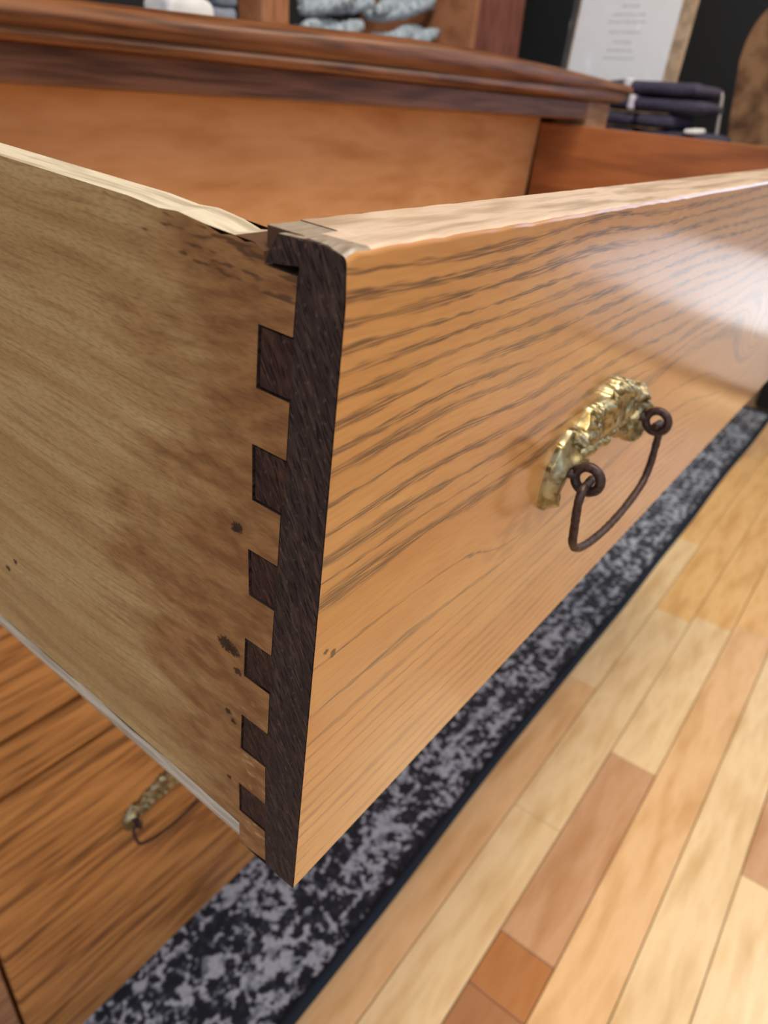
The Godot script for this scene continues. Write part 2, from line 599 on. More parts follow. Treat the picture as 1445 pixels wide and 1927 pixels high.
	M.white_cloth = mat(rgb(228, 232, 236), 0.8, 0.3)
	M.grey_cloth = mat(rgb(132, 142, 158), 0.85, 0.3)
	M.teal_box = mat(rgb(52, 66, 76), 0.7, 0.3)
	M.band = mat(rgb(206, 208, 220), 0.6, 0.4)
	M.paper = mat(Color.WHITE, 0.6, 0.4)
	M.paper.albedo_texture = notice_texture()
	M.tan_board = wood(grain, rgb(190, 166, 138), 0.2, 0.2, 0.7, 0.3)
	M.sleeve = mat(Color(1, 1, 1, 0.06), 0.12, 0.5)
	M.sleeve.transparency = BaseMaterial3D.TRANSPARENCY_ALPHA
	M.wire = mat(rgb(176, 170, 164), 0.4, 0.5)
	M.wire.metallic = 0.5
	M.black = mat(rgb(18, 18, 20), 0.5, 0.5)
	M.frame_dark = mat(rgb(40, 40, 42), 0.5, 0.5)


# ------------------------------------------------------------------ the room
func wall(axis: int, at: float, thick: float, span: Vector2, holes: Array, m: Material) -> Acc:
	# an upright wall across 'axis' (0 = x, 2 = z) with rectangular openings [a0, a1, y0, y1]
	var a := Acc.new()
	var lo_y := FLOOR - 0.05
	var hi_y := 2.0
	var cuts := [span.x]
	for h in holes:
		cuts.append(h[0])
		cuts.append(h[1])
	cuts.append(span.y)
	for k in cuts.size() - 1:
		var pieces := [[lo_y, hi_y]]
		if k % 2 == 1:
			var h: Array = holes[(k - 1) / 2]
			pieces = [[lo_y, h[2]], [h[3], hi_y]]
		for p in pieces:
			if p[1] - p[0] < 0.002:
				continue
			var lo := Vector3(0, p[0], 0)
			var hi := Vector3(0, p[1], 0)
			lo[axis] = minf(at, at + thick)
			hi[axis] = maxf(at, at + thick)
			lo[2 - axis] = cuts[k]
			hi[2 - axis] = cuts[k + 1]
			a.cbox(m, lo, hi, 0.0005)
	return a


func window_frame(axis: int, at: float, span: Vector4, called: String, label: String) -> void:
	var a := Acc.new()
	for s in 4:
		var lo := Vector3(0, span.z, 0)
		var hi := Vector3(0, span.w, 0)
		lo[axis] = at - 0.03
		hi[axis] = at + 0.03
		lo[2 - axis] = span.x
		hi[2 - axis] = span.y
		if s == 0: hi[2 - axis] = span.x + 0.06
		if s == 1: lo[2 - axis] = span.y - 0.06
		if s == 2:
			hi.y = span.z + 0.06
			lo[2 - axis] += 0.06
			hi[2 - axis] -= 0.06
		if s == 3:
			lo.y = span.w - 0.06
			lo[2 - axis] += 0.06
			hi[2 - axis] -= 0.06
		a.cbox(M.frame_dark, lo, hi, 0.004)
	struct(called, a, label, "window")


func build_room() -> void:
	struct("wall_back", wall(2, -1.35, 0.1, Vector2(-2.7, 4.5), [], M.wall_black), "black painted wall behind the shelving and the chest of drawers", "wall")
	struct("wall_right", wall(0, 1.95, 0.1, Vector2(-1.25, -0.37), [], M.wall_black), "black painted wall stub behind the white notice and the navy bundles", "wall")
	struct("wall_front", wall(2, 3.2, 0.1, Vector2(-2.7, 4.5), [[-1.9, -0.3, -0.1, 1.75]], M.wall_white), "off-white shop wall with a window behind the viewer", "wall")
	struct("wall_left", wall(0, -2.7, 0.1, Vector2(-1.25, 3.2), [[-0.9, 2.2, -0.15, 1.7]], M.wall_white), "off-white shop wall with a window left of the chest", "wall")
	struct("wall_far", wall(0, 4.4, 0.1, Vector2(-1.25, 3.2), [[0.1, 2.2, 0.15, 1.6]], M.wall_grey), "grey shop wall with a window at the far right end", "wall")
	var a := Acc.new()
	a.cbox(M.ceiling, Vector3(-2.7, 2.0, -1.35), Vector3(4.5, 2.1, 3.3), 0.001)
	struct("ceiling", a, "plain white ceiling of the shop", "ceiling")
	window_frame(2, 3.25, Vector4(-1.9, -0.3, -0.1, 1.75), "window_1", "dark frame of the shop window behind the viewer")
	window_frame(0, -2.65, Vector4(-0.9, 2.2, -0.15, 1.7), "window_2", "dark frame of the window left of the chest")
	window_frame(0, 4.45, Vector4(0.1, 2.2, 0.15, 1.6), "window_3", "dark frame of the window at the far right end")
	var a2 := Acc.new()
	a2.cbox(M.gloss_white, Vector3(0, 0.03, 0), Vector3(1.58, 0.245, 1.0), 0.006)
	var pf := thing("display_platform", "low glossy white display platform under the far window", "platform", Vector3(2.78, FLOOR + 0.001, 0.14))
	put("top_box", a2, pf)
	a2 = Acc.new()
	a2.cbox(M.frame_dark, Vector3(0.03, 0, 0.03), Vector3(1.55, 0.03, 0.97), 0.002)
	put("plinth", a2, pf)
	spot_lamp(Vector3(3.55, 1.93, 0.55), 9.0)
	ceiling_lamp(Vector3(0.2, 1.95, 0.25), 4.0, "square white ceiling panel lamp nearest the open drawer")
	ceiling_lamp(Vector3(-1.7, 1.95, 1.6), 2.2, "square white ceiling panel lamp over the left end of the shop")
	ceiling_lamp(Vector3(2.4, 1.95, 1.0), 3.0, "square white ceiling panel lamp over the far right end of the shop")


func build_floor() -> void:
	var a := Acc.new()
	a.cbox(M.gap, Vector3(-2.7, FLOOR - 0.12, -1.35), Vector3(4.5, FLOOR - 0.006, 3.3), 0.001)
	var fl := struct("floor", a, "light maple strip floor of cream, tan and brown boards", "floor")
	var rnd := RandomNumberGenerator.new()
	rnd.seed = 77
	var names := ["cream", "tan", "cream", "tan", "gold", "cream", "pink", "brown", "amber"]
	var pitch := 0.0767
	# joints and tones read off the photograph for the rows in view: row -> [x where a board starts, tone]
	var known := {
		-1: [[-0.4, "tan"], [0.95, "cream"], [1.62, "gold"], [2.3, "tan"], [3.1, "cream"]],
		0: [[-0.3, "cream"], [0.629, "cream"], [1.28, "gold"], [1.83, "gold"], [2.6, "tan"]],
		1: [[-0.5, "brown"], [0.15, "brown"], [0.366, "amber"], [0.446, "pink"], [0.826, "cream"], [1.31, "gold"], [2.1, "gold"], [2.9, "tan"]],
		2: [[-0.2, "tan"], [1.34, "gold"], [2.2, "tan"], [3.0, "gold"]],
		3: [[-0.6, "cream"], [1.42, "tan"], [2.35, "gold"], [3.2, "tan"]],
		4: [[-0.4, "cream"], [0.736, "pink"], [1.55, "tan"], [2.5, "cream"]],
		5: [[-0.1, "tan"], [0.9, "cream"], [1.8, "tan"], [2.7, "gold"]],
	}
	var rest := Acc.new()
	for row in range(-16, 44):
		var z0 := -0.1275 + pitch * row
		if z0 < -1.25 or z0 + pitch > 3.2:
			continue
		var starts := []
		if known.has(row):
			starts = known[row].duplicate()
			starts.push_front([-1.6, "tan"])
			starts.push_front([-2.6, "cream"])
		else:
			var x := -2.6
			while x < 4.35:
				starts.append([x, names[rnd.randi() % names.size()]])
				x += rnd.randf_range(0.5, 1.25)
		starts.append([4.4, ""])
		for k in starts.size() - 1:
			var x0: float = starts[k][0]
			var x1: float = starts[k + 1][0]
			if x1 - x0 < 0.02:
				continue
			var m: Material = M["plank_" + starts[k][1]]
			var dy := rnd.randf_range(-0.0004, 0.0004)
			var lo := Vector3(x0 + 0.0004, FLOOR - 0.02, z0 + 0.0006)
			var hi := Vector3(x1 - 0.0004, FLOOR + dy, z0 + pitch - 0.0006)
			if row >= -2 and row <= 14 and x1 > 0.0 and x0 < 3.6:
				var b := Acc.new()
				b.cbox(m, lo, hi, 0.0009)
				put("plank", b, fl)
			else:
				rest.cbox(m, lo, hi, 0.0009)
	var o := put("plank_field", rest, fl)
	o.set_meta("kind", "stuff")


func build_rug() -> void:
	var t := thing("rug", "distressed black and grey patterned runner rug under the chest of drawers", "rug", Vector3(0, FLOOR, 0))
	var nz := noise(61)
	var a := Acc.new()
	var g := []
	var uv := []
	for i in 336:
		var x := -0.6 + i * 0.01
		var row := []
		var ru := []
		for j in 41:
			var z := -0.19 - j * 0.016 - 0.004 * nz.get_noise_2d(x * 1.6, 0.0) * (1.0 - j / 40.0)
			row.append(Vector3(x, 0.0075 + 0.0006 * nz.get_noise_2d(x * 40.0, z * 40.0), z))
			ru.append(Vector2((x + 0.6) / 3.4, j / 50.0))
		g.append(row)
		uv.append(ru)
	a.grid(M.rug, g, uv)
	put("pile", a, t)
	a = Acc.new()
	var path := []
	for i in 168:
		var x := -0.6 + i * 0.02
		path.append(Vector3(x, 0.0078, -0.187 - 0.004 * nz.get_noise_2d(x * 1.6, 0.0)))
	a.tube(M.rug_edge, path, [0.0075], 10)
	put("binding", a, t)
	a = Acc.new()
	var p2 := []
	for i in 41:
		p2.append(Vector3(2.75, 0.0078, -0.187 - i * 0.016))
	a.tube(M.rug_edge, p2, [0.0075], 10)
	put("binding", a, t)


# ------------------------------------------------------------------ the chest of drawers
func build_chest() -> void:
	var chest := thing("chest_of_drawers", "old reddish-brown wooden chest of drawers with its top drawer pulled out", "chest of drawers", Vector3(0, FLOOR, 0))
	var up := -FLOOR       # the chest's parts are built in world heights and shifted by this
	var sh := Vector3(0, up, 0)
	# moulded top: a little sprung, thinner at its right end
	var a := Acc.new()
	var xs := [-0.13, 0.0, 0.142, 0.2, 0.33, 0.43, 0.54, 0.64, 0.745, 0.85, 0.95, 1.03, 1.07, 1.085]
	var tops := [0.2555, 0.2565, 0.2575, 0.2595, 0.2635, 0.267, 0.2705, 0.271, 0.27, 0.268, 0.2655, 0.263, 0.262, 0.261]
	var g := []
	for k in xs.size():
		var x: float = xs[k]
		var tt: float = tops[k]
		var gr := 0.2415 + 0.0095 * clampf((x - 0.1) / 0.95, 0.0, 1.0)
		var bt := 0.2345 + 0.003 * clampf(x, 0.0, 1.0)
		var zf := -0.342
		var prof := [Vector2(-0.8, tt), Vector2(zf - 0.02, tt), Vector2(zf - 0.008, tt - 0.001), Vector2(zf - 0.003, tt - 0.004), Vector2(zf, tt - 0.009), Vector2(zf - 0.001, lerpf(tt, gr, 0.75)), Vector2(zf - 0.0035, gr + 0.0012), Vector2(zf - 0.0065, gr), Vector2(zf - 0.0045, gr - 0.0012), Vector2(zf - 0.003, lerpf(gr, bt, 0.5)), Vector2(zf - 0.005, bt + 0.001), Vector2(zf - 0.009, bt), Vector2(-0.8, bt)]
		var row := []
		for q in prof.size():
			var p: Vector2 = prof[q]
			var back := clampf((tt - p.y) / (tt - bt), 0.0, 1.0) * 0.04 * smoothstep(0.95, 1.085, x)
			row.append(Vector3(x - back, p.y, p.x) + sh)
		g.append(row)
	a.grid(M.chest_top, g)
	var cap: Array = g[g.size() - 1]
	for q in range(1, cap.size() - 2):
		a.tri(M.chest_top, [cap[0], cap[q], cap[q + 1]], [Vector3.RIGHT, Vector3.RIGHT, Vector3.RIGHT], [Vector2(), Vector2(), Vector2()])
	put("top_board", a, chest)
	# rails, stiles, carcass
	a = Acc.new()
	a.cbox(M.rail, Vector3(-0.002, 0.214, ZC - 0.022) + sh, Vector3(0.96, 0.2375, ZC) + sh, 0.0025)
	put("rail", a, chest)
	a = Acc.new()
	a.cbox(M.drawer_low, Vector3(-0.002, -0.028, ZC - 0.022) + sh, Vector3(0.962, -0.004, ZC) + sh, 0.002)
	put("rail", a, chest)
	a = Acc.new()
	a.cbox(M.drawer_low, Vector3(-0.002, -0.2945, ZC - 0.022) + sh, Vector3(0.962, -0.244, ZC) + sh, 0.002)
	put("rail", a, chest)
	for s in [[-0.085, -0.003], [0.9635, 1.04]]:
		a = Acc.new()
		a.cbox(M.stile, Vector3(s[0], FLOOR + 0.009, ZC - 0.05) + sh, Vector3(s[1], 0.2375, ZC) + sh, 0.002)
		put("stile", a, chest)
	for s in [[-0.085, -0.065], [1.02, 1.04]]:
		a = Acc.new()
		a.cbox(M.chest, Vector3(s[0], FLOOR + 0.009, -0.79) + sh, Vector3(s[1], 0.236, ZC - 0.05) + sh, 0.002)
		put("side_panel", a, chest)
	a = Acc.new()
	a.cbox(M.chest, Vector3(-0.065, FLOOR + 0.009, -0.8) + sh, Vector3(1.02, 0.236, -0.788) + sh, 0.001)
	put("back_panel", a, chest)
	# the two closed drawers below
	for d in [[-0.2385, -0.0335], [-0.679, -0.3005]]:
		var dr := Node3D.new()
		dr.name = "closed_drawer" if d[1] > -0.1 else "closed_drawer_001"
		chest.add_child(dr)
		dr.position = Vector3(0, d[0], ZC) + sh
		a = Acc.new()
		var hgt: float = d[1] - d[0]
		a.cbox(M.drawer_low, Vector3(0.001, 0, -0.022), Vector3(0.96, hgt, 0.0), 0.002)
		put("front_panel", a, dr)
		if d[1] < -0.1:
			handle_on(dr, Vector3(0.186, -0.425 - d[0], 0.0))
			handle_on(dr, Vector3(0.776, -0.425 - d[0], 0.0))
	a = Acc.new()
	a.cbox(M.drawer_low, Vector3(-0.002, FLOOR + 0.009, ZC - 0.03) + sh, Vector3(0.962, -0.6802, ZC - 0.001) + sh, 0.001)
	put("base_rail", a, chest)
	build_open_drawer(chest, sh)


func zy(z: float, y: float, x: float) -> Vector3:
	# u = -z, v = y, a = x: a right-handed frame
	return Vector3(x, y, -z)


func build_open_drawer(chest: Node3D, sh: Vector3) -> void:
	var dr := Node3D.new()
	dr.name = "open_drawer"
	chest.add_child(dr)
	dr.position = sh
	dr.rotation.x = DROOP
	# u = depth behind the front face, v = height
	var lap := [[0.0122, 0.0122], [0.0123, 0.0132], [0.0134, 0.0138], [0.0141, 0.0141], [0.0141, 0.0144], [0.0138, 0.0134]]
	var bas := [[0.0216, 0.0218], [0.0226, 0.0222], [0.0232, 0.0226], [0.0237, 0.0239], [0.0245, 0.0247], [0.0252, 0.0248]]
	var top_y := [0.1803, 0.1527, 0.1234, 0.0937, 0.0632, 0.0313]
	var bot_y := [0.1669, 0.1386, 0.1097, 0.0799, 0.0488, 0.0182]
	var uv_side := func(u: float, v: float) -> Vector2: return Vector2(u / 0.44, 1.0 - v / DH)
	var uv_end := func(u: float, v: float) -> Vector2: return Vector2(u / 0.026, 1.0 - v / DH)
	var e := 0.00028
	# --- front board
	var a := Acc.new()
	var n := 7
	var prof := []     # (z, y) round the outside of the lap: up the face, over the top edge
	for k in n:
		var w := PI / 2 * k / (n - 1)
		prof.append(Vector2(-0.0016 + 0.0016 * cos(w), DH - 0.0016 + 0.0016 * sin(w)))
	var wob := noise(71, 2)
	var stations := []
	var x := 0.0
	while x < DW:
		stations.append(x)
		x += 0.0006 if x < 0.006 else 0.004 if x < 0.2 else 0.03
	stations.append_array([0.01149, 0.0115, DW])
	stations.sort()
	# face, split in two rows; the worn top edge has small dents and a rounded near corner
	var gf := []
	var uf := []
	var gt := []
	for sx in stations:
		var worn := 0.0005 * clampf(wob.get_noise_2d(sx * 90.0, 0.0) + 0.1, 0.0, 1.0) + 0.0012 * pow(clampf(1.0 - sx / 0.003, 0.0, 1.0), 2)
		var row := [Vector3(sx, 0.001, -0.001), Vector3(sx, 0.002, 0.0), Vector3(sx, 0.1, 0.0), Vector3(sx, 0.19, 0.0)]
		for k in n:
			row.append(Vector3(sx, prof[k].y - worn, prof[k].x - worn * 0.5))
		var ru := []
		for q in row:
			ru.append(Vector2(sx / DW, 1.0 - q.y / DH))
		gf.append(row.slice(0, 8))
		uf.append(ru.slice(0, 8))
		var top_row: Array = row.slice(7, 4 + n)
		var depth := 0.0125 if sx < 0.0115 else 0.0225
		top_row.append(Vector3(sx, DH - worn * 0.8 - 0.0002, -depth * 0.5))
		top_row.append(Vector3(sx, DH - 0.0004 - worn * 0.4, -depth))
		gt.append(top_row)
	a.grid(M.front, gf, uf)
	var cut := 0
	while stations[cut] < 0.0062:
		cut += 1
	a.grid(M.worn_grey, gt.slice(0, cut + 1))
	a.grid(M.worn_front, gt.slice(cut))
	# inner face, underside, and the blind sides of the lap
	a.quad(M.inner_side, Vector3(DW, 0, -0.0225), Vector3(0.0115, 0, -0.0225), Vector3(0.0115, DH - 0.0004, -0.0225), Vector3(DW, DH - 0.0004, -0.0225))
	a.quad(M.grime, Vector3(0.0115, 0, -0.0125), Vector3(0.0115, 0, -0.0225), Vector3(0.0115, DH - 0.0006, -0.0225), Vector3(0.0115, DH - 0.0006, -0.0125))
	a.quad(M.end, Vector3(0, 0.001, -0.001), Vector3(0, 0.001, -0.0225), Vector3(DW, 0.001, -0.0225), Vector3(DW, 0.001, -0.001))
	a.quad(M.end, Vector3(DW, 0, 0), Vector3(DW, 0, -0.0225), Vector3(DW, DH - 0.0014, -0.0225), Vector3(DW, DH - 0.0014, 0))
	put("front_panel", a, dr)
	# --- end grain of the front with its row of pins, standing in the corner
	var lap_poly := PackedVector2Array([Vector2(0.0003, 0.001)])
	lap_poly.append(Vector2(0.0125, 0.001))
	for k in range(5, -1, -1):
		lap_poly.append(Vector2(lap[k][1], bot_y[k]))
		lap_poly.append(Vector2(lap[k][0], top_y[k]))
	for q in [Vector2(0.0118, 0.194), Vector2(0.0112, 0.1994), Vector2(0.006, 0.1993), Vector2(0.0025, 0.1988), Vector2(0.0012, 0.1978), Vector2(0.0009, 0.196), Vector2(0.0004, 0.189)]:
		lap_poly.append(q)
	a = Acc.new()
	a.prism(lap_poly, zy, 0.0, 0.0115, M.end, M.end, M.end, uv_end)
	put("end_grain", a, dr).set_meta("label", "dark end grain of the drawer front")
	for k in 6:
		var pin := PackedVector2Array([Vector2(lap[k][1] - 0.0004, bot_y[k] + e), Vector2(bas[k][1] - e, bot_y[k] + e), Vector2(bas[k][0] - e, top_y[k] - e), Vector2(lap[k][0] - 0.0004, top_y[k] - e)])
		a = Acc.new()
		a.prism(pin, zy, 0.0003, 0.0115, M.end, M.pin, M.end, uv_end)
		put("dovetail_pin", a, dr)
	var half_pin := PackedVector2Array([Vector2(0.0112, 0.1945), Vector2(0.0155, 0.1937), Vector2(0.0204, 0.1932), Vector2(0.0200, 0.1945), Vector2(0.0176, 0.1990), Vector2(0.0112, 0.1994)])
	a = Acc.new()
	a.prism(half_pin, zy, 0.0001, 0.0115, M.end, M.end, M.end, uv_end, {4: M.worn_grey})
	put("dovetail_pin", a, dr)
	a = Acc.new()
	a.prism(PackedVector2Array([Vector2(0.0112, 0.1935), Vector2(0.0224, 0.1935), Vector2(0.0224, 0.1994), Vector2(0.0112, 0.1994)]), zy, 0.0022, 0.0115, M.grime, M.grime, M.grime, uv_end, {2: M.worn_grey})
	put("half_pin_root", a, dr)
	# --- left side board with its tails
	var sp := PackedVector2Array()
	sp.append(Vector2(0.43, 0.0115))
	sp.append(Vector2(0.43, 0.183))
	sp.append(Vector2(0.2, 0.1968))
	var chip := [[0.062, 0.1973], [0.052, 0.1968], [0.046, 0.1973], [0.038, 0.1966], [0.033, 0.1956], [0.029, 0.1963], [0.0262, 0.1956], [0.0235, 0.1962], [0.0212, 0.1950], [0.0208, 0.1926]]
	for c in chip:
		sp.append(Vector2(c[0], c[1]))
	sp.append(Vector2(0.0165, 0.1925))
	sp.append(Vector2(0.0121, 0.1925))
	for k in 6:
		sp.append(Vector2(lap[k][0] + e, top_y[k] + e))
		sp.append(Vector2(bas[k][0] + e * 1.6, top_y[k] + e))
		sp.append(Vector2(bas[k][1] + e * 1.6, bot_y[k] - e))
		sp.append(Vector2(lap[k][1] + e, bot_y[k] - e))
	sp.append(Vector2(0.0128, 0.003))
	sp.append(Vector2(0.0249, 0.0005))
	sp.append(Vector2(0.0252, 0.0115))
	a = Acc.new()
	# edges 1..4 are the worn pale top
	var pale := {1: M.worn, 2: M.worn, 3: M.worn, 4: M.worn, 5: M.worn, 6: M.worn, 7: M.worn, 8: M.grime, 9: M.grime, 10: M.grime, 11: M.grime, 12: M.grime}
	# counter-clockwise in (u, v) means going towards smaller u along the top
	a.prism(sp, zy, 0.0, 0.011, M.end, M.side, M.side, uv_side, pale)
	put("side_panel", a, dr)
	# worn lower arris of the side, a long bevel
	a = Acc.new()
	var bev := []
	var wb := noise(72, 2)
	for i in 80:
		var z := 0.0253 + (0.43 - 0.0253) * i / 79.0
		var yy := 0.0112 + 0.0009 * wb.get_noise_2d(z * 30.0, 0.0)
		bev.append([Vector3(0.0, yy, -z), Vector3(0.0009, 0.004, -z), Vector3(0.0022, -0.0008, -z), Vector3(0.011, -0.0008, -z)])
	a.grid(M.worn, bev)
	a.quad(M.worn, Vector3(0.011, -0.0008, -0.43), Vector3(0.011, -0.0008, -0.0253), Vector3(0.011, 0.0115, -0.0253), Vector3(0.011, 0.0115, -0.43))
	a.quad(M.worn, Vector3(0, 0.0112, -0.0253), Vector3(0.0022, -0.0008, -0.0253), Vector3(0.011, -0.0008, -0.0253), Vector3(0.011, 0.0112, -0.0253))
	put("lower_edge", a, dr).set_meta("label", "paler worn lower edge of the side board")
	# --- right side board (sits level, so lower at the back), back and bottom boards
	a = Acc.new()
	a.cbox(M.inner_side, Vector3(-0.41, -0.19, -0.006), Vector3(0.0, 0.0, 0.006), 0.0012)
	var rs := put("side_panel", a, dr)
	rs.position = Vector3(DW - 0.0085, 0.2, -0.0225)
	rs.rotation = Vector3(0.0, -PI / 2, 0.0445)
	a = Acc.new()
	a.cbox(M.inner, Vector3(0.011, 0.012, -0.445), Vector3(DW - 0.012, 0.1885, -0.433), 0.001)
	put("back_panel", a, dr)
	a = Acc.new()
	a.cbox(M.inner, Vector3(0.0112, 0.014, -0.433), Vector3(DW - 0.0145, 0.02, -0.0226), 0.0005)
	put("bottom_panel", a, dr)
	handle_on(dr, Vector3(0.176, 0.108, 0.0))
	handle_on(dr, Vector3(DW - 0.178, 0.108, 0.0))


var plate_mesh: ArrayMesh
var loop_mesh: ArrayMesh
var bail_mesh: ArrayMesh


func handle_on(dr: Node3D, at: Vector3) -> void:
	if plate_mesh == null:
		make_handle()
	put("handle_plate", plate_mesh, dr).position = at
	for s in [-1, 1]:
		put("handle_loop", loop_mesh, dr).position = at + Vector3(0.0385 * s - 0.0035, 0.0, 0.0)
	put("handle_bail", bail_mesh, dr).position = at + Vector3(-0.0035, 0.0, 0.0)


func make_handle() -> void:
	# cast back plate: an arched outline with lobed ends and a frilled crest, raised scrolls and beads
	var upper := [Vector2(-0.0555, -0.006), Vector2(-0.0545, 0.003), Vector2(-0.0485, 0.0098), Vector2(-0.041, 0.0142), Vector2(-0.0345, 0.0128), Vector2(-0.024, 0.0182), Vector2(-0.0165, 0.0178), Vector2(-0.010, 0.0222), Vector2(0.0, 0.0245)]
	var lower := [Vector2(-0.0555, -0.008), Vector2(-0.0535, -0.0152), Vector2(-0.049, -0.0178), Vector2(-0.0425, -0.0150), Vector2(-0.034, -0.0085), Vector2(-0.024, -0.0085), Vector2(-0.015, -0.0035), Vector2(-0.006, -0.003), Vector2(0.0, -0.0052)]
	var ev := func(c: Array, x: float) -> float:
		var q := -absf(x)
		for k in c.size() - 1:
			if q <= c[k + 1].x:
				return lerpf(c[k].y, c[k + 1].y, smoothstep(0.0, 1.0, clampf((q - c[k].x) / (c[k + 1].x - c[k].x), 0.0, 1.0)))
		return c[c.size() - 1].y
	var beads := []
	for s in [-1.0, 1.0]:
		for b in [[0.0385, 0.0108, 0.0030], [0.0335, 0.0098, 0.0026], [0.0282, 0.0022, 0.0034], [0.0235, -0.0042, 0.0031], [0.0262, 0.0138, 0.0026], [0.0215, 0.0156, 0.0025], [0.0165, 0.0158, 0.0023], [0.0125, 0.0178, 0.0023], [0.0085, 0.0200, 0.0022], [0.0045, 0.0215, 0.0022], [0.0222, 0.0068, 0.0034], [0.0165, 0.0005, 0.0026], [0.0085, -0.0002, 0.0024], [0.0325, -0.0045, 0.0032]]:
			beads.append(Vector3(b[0] * s, b[1], b[2]))
	beads.append(Vector3(0, 0.0222, 0.0026))
	beads.append(Vector3(0, -0.0022, 0.0027))
	var ht := func(x: float, y: float, t: float) -> float:
		var ax := absf(x)
		# t: 0 at the rim, 1 well inside
		var h := 0.0014 + 0.0024 * sqrt(clampf(t, 0.0, 1.0))
		# end lobes: a smooth raised rib that curls round a hollow, and a leaf running inwards
		var rib := absf(Vector2(ax - 0.0425, y + 0.0055).length() - 0.0098)
		h += 0.0030 * exp(-pow(rib / 0.0021, 2)) * smoothstep(0.034, 0.041, ax)
		var leaf := absf((y - 0.0125) + (ax - 0.033) * 0.75)
		h += 0.0022 * exp(-pow(leaf / 0.002, 2)) * smoothstep(0.026, 0.031, ax) * smoothstep(0.049, 0.043, ax)
		h += 0.0022 * exp(-pow(Vector2(ax - 0.0385, y).length() / 0.004, 2))
		# volute between the crest and the arch
		h += 0.0020 * exp(-pow((Vector2(ax - 0.0222, y - 0.0062).length() - 0.0052) / 0.0014, 2))
		# ribbed shell in the middle of the crest
		if ax < 0.016 and y > 0.0:
			var w := atan2(x, y + 0.006)
			h += (0.0008 * cos(w * 15.0) + 0.0012) * smoothstep(0.016, 0.012, ax) * smoothstep(0.0, 0.006, y)
		var bead := 0.0
		for b in beads:
			var q: float = Vector2(x - b.x, y - b.y).length() / b.z
			if q < 1.0:
				bead = maxf(bead, b.z * 0.85 * sqrt(1.0 - q * q))
		return h + bead
	var nx := 190
	var ny := 60
	var g := []
	for i in nx + 1:
		var x := -0.0552 + 0.1104 * i / nx
		var hi: float = ev.call(upper, x)
		var lo: float = ev.call(lower, x)
		hi += 0.0012 * absf(sin(x * 560.0)) * smoothstep(0.03, 0.02, absf(x))
		var row := []
		row.append(Vector3(x * 0.92, lo, 0.0))
		for j in ny + 1:
			var f := j / float(ny)
			var y := lerpf(lo, hi, f)
			var rim := minf(minf(f, 1.0 - f) * (hi - lo), minf(x + 0.0552, 0.0552 - x)) / 0.004
			row.append(Vector3(x * 0.92, y, ht.call(x, y, rim)))
		row.append(Vector3(x * 0.92, hi, 0.0))
		g.append(row)
	for e in [0, nx]:
		var side := []
		for p in g[e]:
			side.append(Vector3(p.x, p.y, 0.0))
		if e == 0:
			g.push_front(side)
		else:
			g.push_back(side)
	var a := Acc.new()
	a.grid(M.brass, g)
	plate_mesh = a.mesh()
	# wire eye that holds the bail
	a = Acc.new()
	var loop := []
	for k in 28:
		var w := TAU * k / 28
		loop.append(Vector3(0, 0.0049 * cos(w), 0.0135 + 0.0049 * sin(w)))
	a.tube(M.iron, loop, [0.0019], 10, true)
	a.tube(M.iron, [Vector3(0, 0, 0.002), Vector3(0, 0, 0.006), Vector3(0, 0, 0.0092)], [0.0026, 0.0024, 0.002], 10)
	loop_mesh = a.mesh()
	# bail: through one eye, down, across and up through the other
	var c := Curve3D.new()
	c.bake_interval = 0.0012
	var half := [[Vector3(-0.0345, -0.0012, 0.0140), Vector3(0, 0, 0), Vector3(-0.002, 0, 0)], [Vector3(-0.0415, -0.0018, 0.0141), Vector3(0.002, 0, 0), Vector3(-0.0028, 0, 0)], [Vector3(-0.0452, -0.0065, 0.0146), Vector3(0.0002, 0.003, 0), Vector3(0.0001, -0.005, 0.0004)], [Vector3(-0.0435, -0.0215, 0.0160), Vector3(-0.0008, 0.005, -0.0004), Vector3(0.0010, -0.0052, 0.0002)], [Vector3(-0.0345, -0.0312, 0.0168), Vector3(-0.0045, 0.0020, 0), Vector3(0.008, -0.0034, 0)], [Vector3(0.0, -0.0362, 0.0172), Vector3(-0.013, 0, 0), Vector3(0.013, 0, 0)]]
	var pts := half.duplicate()
	for k in range(4, -1, -1):
		var q: Array = half[k]
		pts.append([q[0] * Vector3(-1, 1, 1), q[2] * Vector3(-1, 1, 1), q[1] * Vector3(-1, 1, 1)])
	for p in pts:
		c.add_point(p[0], p[1], p[2])
	var nz := noise(81, 2)
	var path := []
	var radii := []
	for p in c.get_baked_points():
		path.append(p)
		radii.append(0.0017 + 0.0002 * nz.get_noise_2d(p.x * 300.0, p.y * 300.0))
	a = Acc.new()
	a.tube(M.iron, path, radii, 12)
	bail_mesh = a.mesh()


